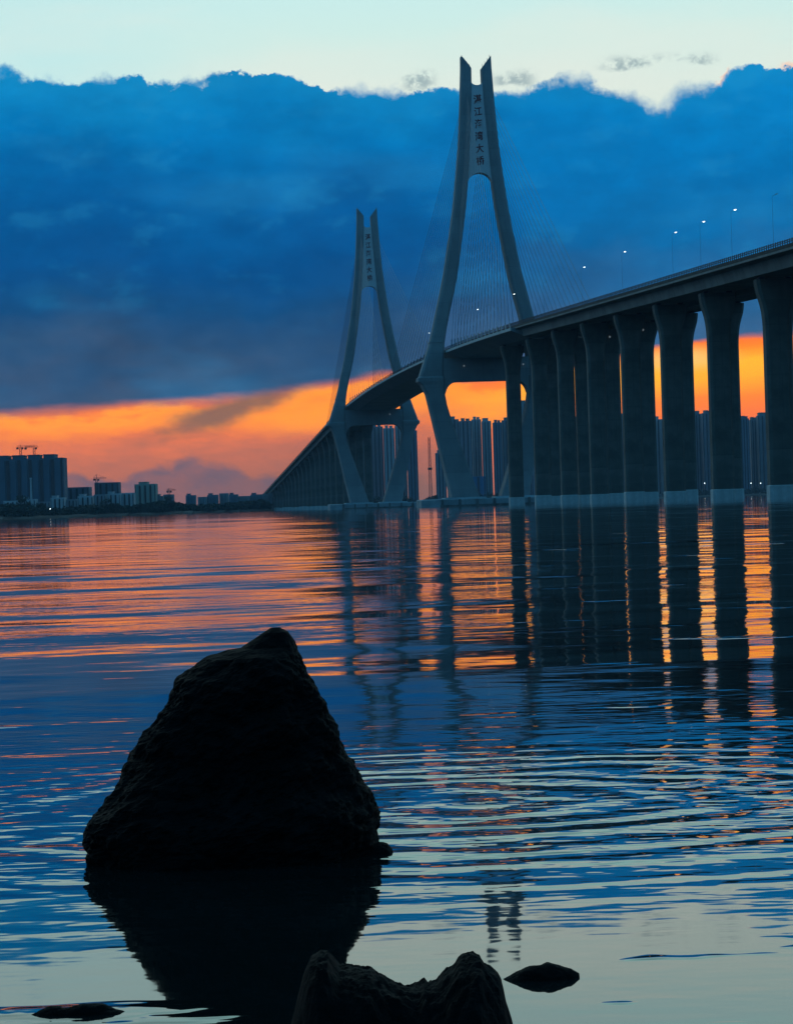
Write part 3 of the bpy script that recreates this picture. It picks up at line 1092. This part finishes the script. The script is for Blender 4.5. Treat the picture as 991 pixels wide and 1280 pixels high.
from collections import Counter
cnt = Counter()
ordn = ['first', 'second', 'third', 'fourth', 'fifth', 'sixth', 'seventh', 'eighth', 'ninth']
for i, (x0, x1, yt) in enumerate(row):
    k = (i * 7 + i // 3) % 4
    wh = where((x0 + x1) / 2)
    cnt[wh] += 1
    rf = [(0.18, 0.46, 3.0), (0.56, 0.84, 2.4)] if i % 3 else [(0.1, 0.7, 3.2)]
    nx_ = row[i + 1][0] if i + 1 < len(row) else x1
    if nx_ - x1 < 2.2 and i % 5 != 3:
        x1 = nx_ - 0.35
    tower('apartment_tower', x0, x1, yt, YR + (i * 37 % 60), 18, mats[k], f'{desc[k]} {wh}, {ordn[cnt[wh] - 1]} from the left', 'building', 'apartment towers across the bay',
          roof=rf, bays=3, floors=28)

# left shore
YL = 1930.0
tower('apartment_block', -60, 79, 574, YL, 22, M_B[4], 'broad dark apartment block with low roof humps at the left edge', 'building', roof=[(0.40 + 0.14 * k, 0.50 + 0.14 * k, 2.2) for k in range(4)], bays=10, floors=14)
tower('office_block', 81, 111, 609, YL + 60, 20, M_B[4], 'low dark flat block right of the broad dark apartment block', 'building', bays=4, floors=6)
tower('unfinished_block', 118, 148, 603, YL + 40, 18, M_B[4], 'dark square block under a small tower crane', 'building', bays=4, floors=7)
tower('hotel_block', 168, 194.5, 605, YL + 80, 18, M_B[3], 'pale greenish beige block with a low roof house', 'building', roof=[(0.2, 0.6, 1.2)], bays=4, floors=8)
lows = [(4, 22, 626, 2), (24, 44, 624, 2), (46, 62, 627, 0), (63, 80, 622, 2), (82, 96, 624, 0), (97, 116, 620, 2), (117, 132, 618, 0), (133, 150, 617, 2), (150, 167, 616, 2), (195, 204, 620, 0), (204, 216, 618, 1),
        (232, 244, 619, 1), (247, 258, 621, 0), (259, 272, 618.5, 1), (274, 285, 616.5, 0), (286, 297, 618, 1), (298, 312, 620, 0), (313, 327, 618, 1), (328, 341, 617, 0)]
for i, (x0, x1, yt, k) in enumerate(lows):
    side = 'in front of the broad dark block' if x1 < 81 else ('between the dark blocks and the beige block' if x1 < 170 else ('just right of the beige block' if x1 < 220 else 'near the foot of the ramp'))
    cnt[side] += 1
    tower('low_building', x0, x1, yt, (YL - 40 if x1 < 220 else 2420) + (i % 3) * 12, 14, M_B[k], f'low {["grey", "bluish", "white"][k]} building {side}, {ordn[cnt[side] - 1]} from the left there', 'building',
          'low buildings along the left shore', roof=[(0.1, 0.45, 1.0)] if i % 2 else None, bays=3, floors=4, parts=(x1 < 170))
tower('harbour_shed', 560, 607, 596, 3250, 30, b_mat('blue_sheet', (0.04, 0.16, 0.30)), 'low wide deep blue shed behind the left leg of the near pylon', 'building', bays=5, floors=4)


def crane(x, ytop, ybase, Y, jib, label, back=0.3):
    a, b = at(x, ytop, Y), at(x, ybase, Y)
    root = empty('tower_crane', (a.x, Y, b.z))
    tag(root, label, 'crane')
    h = a.z - b.z
    bm = bmesh.new()
    for dx_ in (-0.7, 0.7):
        for dy_ in (-0.7, 0.7):
            bar(bm, (dx_, dy_, 0), (dx_, dy_, h * 0.8), 0.10, 4)
    n = max(3, int(h / 2))
    for k in range(n):
        z0, z1 = h * 0.8 * k / n, h * 0.8 * (k + 1) / n
        bar(bm, (-0.7, -0.7, z0), (0.7, -0.7, z1), 0.09, 4)
        bar(bm, (-0.7, 0.7, z1), (0.7, 0.7, z0), 0.09, 4)
    bar(bm, (0, 0, h * 0.8), (0, 0, h), 0.2, 5)
    link('mast', bm, M_DARKMETAL, root)
    bm = bmesh.new()
    L0, L1 = -jib * back, jib
    for zz, yy in ((0, -0.5), (0, 0.5), (1.0, 0)):
        bar(bm, (L0, yy, h * 0.82 + zz), (L1, yy, h * 0.82 + zz * 0.7), 0.07, 4)
    for k in range(10):
        xa, xb = L0 + (L1 - L0) * k / 10, L0 + (L1 - L0) * (k + 1) / 10
        bar(bm, (xa, -0.5, h * 0.82), ((xa + xb) / 2, 0, h * 0.82 + 0.9), 0.04, 4)
        bar(bm, ((xa + xb) / 2, 0, h * 0.82 + 0.9), (xb, -0.5, h * 0.82), 0.07, 4)
    bar(bm, (0, 0, h), (L1 * 0.8, 0, h * 0.82 + 0.8), 0.06, 4)
    bar(bm, (0, 0, h), (L0, 0, h * 0.82 + 0.8), 0.06, 4)
    link('jib', bm, M_DARKMETAL, root)
    bm = bmesh.new()
    box(bm, L0 - 0.2, L0 + 1.3, -0.7, 0.7, h * 0.82 - 1.4, h * 0.82 - 0.1)
    link('counterweight', bm, M_DARKMETAL, root)
    bm = bmesh.new()
    box(bm, 0.75, 2.0, -0.6, 0.6, h * 0.8 - 1.3, h * 0.8)
    link('cab', bm, M_DARKMETAL, root)
    return root


crane(25.5, 556, 573, YL + 10, 9.0, 'tower crane with a long jib on the broad dark block, left of its twin')
crane(42.5, 556, 573, YL + 10, 3.0, 'tower crane standing right of its twin on the broad dark block', 2.2)
crane(120.5, 593, 622, YL + 30, 7.0, 'small tower crane beside the dark square block')
crane(211, 610, 628, YL + 30, 5.0, 'faint small crane right of the beige block')

# slender pale mast on the left shore, dark lattice mast between the pylons
p0, p1 = at(39, 599, 1760), at(39.6, 636, 1760)
root = empty('chimney', (p1.x, 1760, p1.z))
tag(root, 'slender pale chimney in front of the broad dark block', 'chimney')
bm = bmesh.new()
bar(bm, (0, 0, -2), (0, 0, p0.z - p1.z), 0.85, 12, 0.55)
link('shaft', bm, M_PALEMETAL, root)
bm = bmesh.new()
bar(bm, (0, 0, p0.z - p1.z + 0.003), (0, 0, p0.z - p1.z + 1.0), 0.8, 12, 0.8)
link('rim', bm, M_PALEMETAL, root)

p0, p1 = at(537.5, 546, 2900), at(538.5, 622, 2900)
root = empty('lattice_mast', (p1.x, 2900, 0))
tag(root, 'dark lattice mast of a work barge between the two pylons', 'mast')
H = p0.z
bm = bmesh.new()
for dx_, dy_ in ((-1.6, -1.6), (1.6, -1.6), (1.6, 1.6), (-1.6, 1.6)):
    bar(bm, (dx_, dy_, 0.5), (dx_ * 0.55, dy_ * 0.55, H), 0.28, 5)
for k in range(16):
    z0, z1 = 1 + (H - 2) * k / 16, 1 + (H - 2) * (k + 1) / 16
    f0, f1 = 1.6 * (1 - 0.45 * k / 16), 1.6 * (1 - 0.45 * (k + 1) / 16)
    bar(bm, (-f0, -f0, z0), (f1, -f1, z1), 0.17, 4)
    bar(bm, (f0, f0, z0), (-f1, f1, z1), 0.17, 4)
    bar(bm, (-f0, -f0, z0), (f0, -f0, z0), 0.15, 4)
link('lattice', bm, M_DARKMETAL, root)
bm = bmesh.new()
box(bm, -2.2, 2.2, -2.2, 2.2, H * 0.52, H * 0.52 + 2.4)
link('platform', bm, M_DARKMETAL, root)
bm = bmesh.new()
loft(bm, [chamfer_rect(-16, 16, -6, 6, -0.6, 2), chamfer_rect(-18, 18, -7, 7, 2.4, 2)])
link('barge_hull', bm, M_DARKMETAL, root)
bm = bmesh.new()
box(bm, 6, 13, -4, 4, 2.403, 6.4)
box(bm, 7.5, 11, -3, 3, 6.403, 8.6)
link('deckhouse', bm, M_B[1], root)


# ---- foliage of the far shores
def leaf_clump(bm, c, r, n, rnd, size):
    for _ in range(n):
        d = Vector((rnd.gauss(0, 1), rnd.gauss(0, 1), rnd.gauss(0, 1))).normalized() * r * rnd.random() ** 0.4
        p = c + Vector((d.x, d.y, d.z * 0.75))
        a = Vector((rnd.uniform(-1, 1), rnd.uniform(-1, 1), rnd.uniform(-1, 1))).normalized()
        b = a.cross(Vector((rnd.uniform(-1, 1), rnd.uniform(-1, 1), rnd.uniform(-1, 1)))).normalized()
        s = size * rnd.uniform(0.6, 1.3)
        bm.faces.new([bm.verts.new(p + a * s), bm.verts.new(p + b * s), bm.verts.new(p - a * s * 0.8), bm.verts.new(p - b * s * 0.7)])


def make_tree(seed, h, wd):
    rnd = random.Random(seed)
    root = empty('shore_tree')
    bm = bmesh.new()
    bar(bm, (0, 0, -0.5), (0.1, 0, h * 0.55), 0.3, 7, 0.16)
    for k in range(5):
        a = rnd.uniform(0, 6.28)
        bar(bm, (0.05, 0, h * rnd.uniform(0.3, 0.5)), (math.cos(a) * wd * 0.35, math.sin(a) * wd * 0.35, h * rnd.uniform(0.6, 0.85)), 0.12, 5, 0.05)
    link('trunk', bm, M_BARK, root)
    bm = bmesh.new()
    for k in range(20):
        a, rr = rnd.uniform(0, 6.28), wd * 0.36 * rnd.random() ** 0.5
        zc = h * rnd.uniform(0.35, 0.88)
        rr *= 1.15 - abs(zc / h - 0.55)
        leaf_clump(bm, Vector((math.cos(a) * rr, math.sin(a) * rr, zc)), wd * rnd.uniform(0.14, 0.24), 55, rnd, 0.32)
    link('crown', bm, M_LEAF, root)
    return root


def belt(name, pts, hmin, hmax, seed, label, dens=0.35):
    rnd = random.Random(seed)
    bm = bmesh.new()
    for (xa, ya), (xb, yb) in zip(pts[:-1], pts[1:]):
        n = int(math.hypot(xb - xa, yb - ya) * dens)
        for k in range(n):
            f = rnd.random()
            hh = rnd.uniform(hmin, hmax) * (0.75 + 0.5 * mnoise.noise(Vector((xa + (xb - xa) * f, seed, 0)) * 0.05))
            c = Vector((xa + (xb - xa) * f, ya + (yb - ya) * f + rnd.uniform(8, 34), 1.4))
            for q in range(3):
                leaf_clump(bm, c + Vector((rnd.uniform(-1.5, 1.5), rnd.uniform(-2, 2), hh * (0.25 + 0.28 * q))), hh * 0.36, 16, rnd, hh * 0.13)
    o = link(name, bm, M_LEAF)
    tag(o, label, 'trees', kind='stuff')
    return o


belt('shore_trees', [(-420, 1545), (-226, 1572), (-190, 1802), (-150, 2092), (-112, 2412), (-100, 2470)], 5.5, 8.5, 3, 'dark belt of trees and scrub along the left shore', 0.9)
belt('shore_trees', [(-95, 2815), (-60, 2912), (60, 3132), (200, 3192), (420, 3232), (640, 3226)], 7.0, 11.0, 8, 'dark belt of trees on the far shore behind the piers', 0.6)
tvar = [make_tree(1, 9.5, 9.0), make_tree(2, 8.0, 7.0), make_tree(3, 7.0, 8.0)]
tp = [(31, 1650, 0, 1.35, 'broad round dark tree at the foot of the pale chimney'), (12, 1640, 2, 1.1, 'dark bushy tree at the left edge of the shore'), (52, 1690, 1, 1.1, 'dark tree just right of the round one by the pale chimney'),
      (133, 1800, 0, 1.1, 'rounded dark tree below the dark square block'), (145, 1810, 2, 1.0, 'low spreading tree right of the one below the dark square block'), (213, 1980, 0, 1.25, 'dark round tree right of the beige block'),
      (176, 1880, 1, 0.9, 'small dark tree in front of the beige block'), (328, 2380, 2, 1.3, 'dark tree clump at the foot of the ramp')]
seen = set()
for x, Y, k, sc, lab in tp:
    o = tvar[k] if k not in seen else copy_tree(tvar[k])
    seen.add(k)
    u, e = uv(x, 640)
    o.location = (u / F_PX * Y, Y, 1.5)
    o.scale = (sc, sc, sc)
    o.rotation_euler = (0, 0, x)
    tag(o, lab, 'tree', 'single trees on the left shore')

for x, lab in ((880.5, 'tiny lamp on the far shore in the narrow right-hand pier gap'), (938.5, 'tiny lamp on the far shore in the widest pier gap, the left one'),
               (950.5, 'tiny lamp on the far shore in the widest pier gap, the right one')):
    q = at(x, 604.5, 3215)
    root = empty('shore_lamp', (q.x, 3215, 0))
    tag(root, lab, 'street lamp')
    bm = bmesh.new()
    bar(bm, (0, 0, -1), (0, 0, q.z), 0.12, 6)
    link('post', bm, M_DARKMETAL, root)
    bm = bmesh.new()
    bmesh.ops.create_icosphere(bm, subdivisions=2, radius=0.55, matrix=Matrix.Translation((0, 0, q.z + 0.5)))
    link('lamp_head', bm, M_LAMP, root)

# the one lit lamp on the left shore
root = empty('shore_lamp', at(63, 645, 1640) * 1.0)
tag(root, 'single bright lamp on the left shore below the broad dark block', 'street lamp')
bm = bmesh.new()
bar(bm, (0, 0, -1.5), (0, 0, 3.9), 0.09, 6)
link('post', bm, M_DARKMETAL, root)
bm = bmesh.new()
bmesh.ops.create_icosphere(bm, subdivisions=2, radius=0.3, matrix=Matrix.Translation((0, 0, 4.3)))
link('lamp_head', bm, M_LAMP, root)


# ------------------------------------------------------------------ evening haze over the bay
hm = bpy.data.materials.new('evening_haze')
hm.use_nodes = True
hm.node_tree.nodes.clear()
pv = hm.node_tree.nodes.new('ShaderNodeVolumePrincipled')
pv.inputs['Color'].default_value = (0.55, 0.78, 1.0, 1)
pv.inputs['Density'].default_value = 0.00005
ho = hm.node_tree.nodes.new('ShaderNodeOutputMaterial')
hm.node_tree.links.new(pv.outputs[0], ho.inputs['Volume'])
bm = bmesh.new()
box(bm, -7200, 7200, -80, 7000, -3.2, 175)
hz = link('haze', bm, hm)
hz['kind'] = 'stuff'
hz['label'] = 'thin blue evening haze over the bay and the far shore'
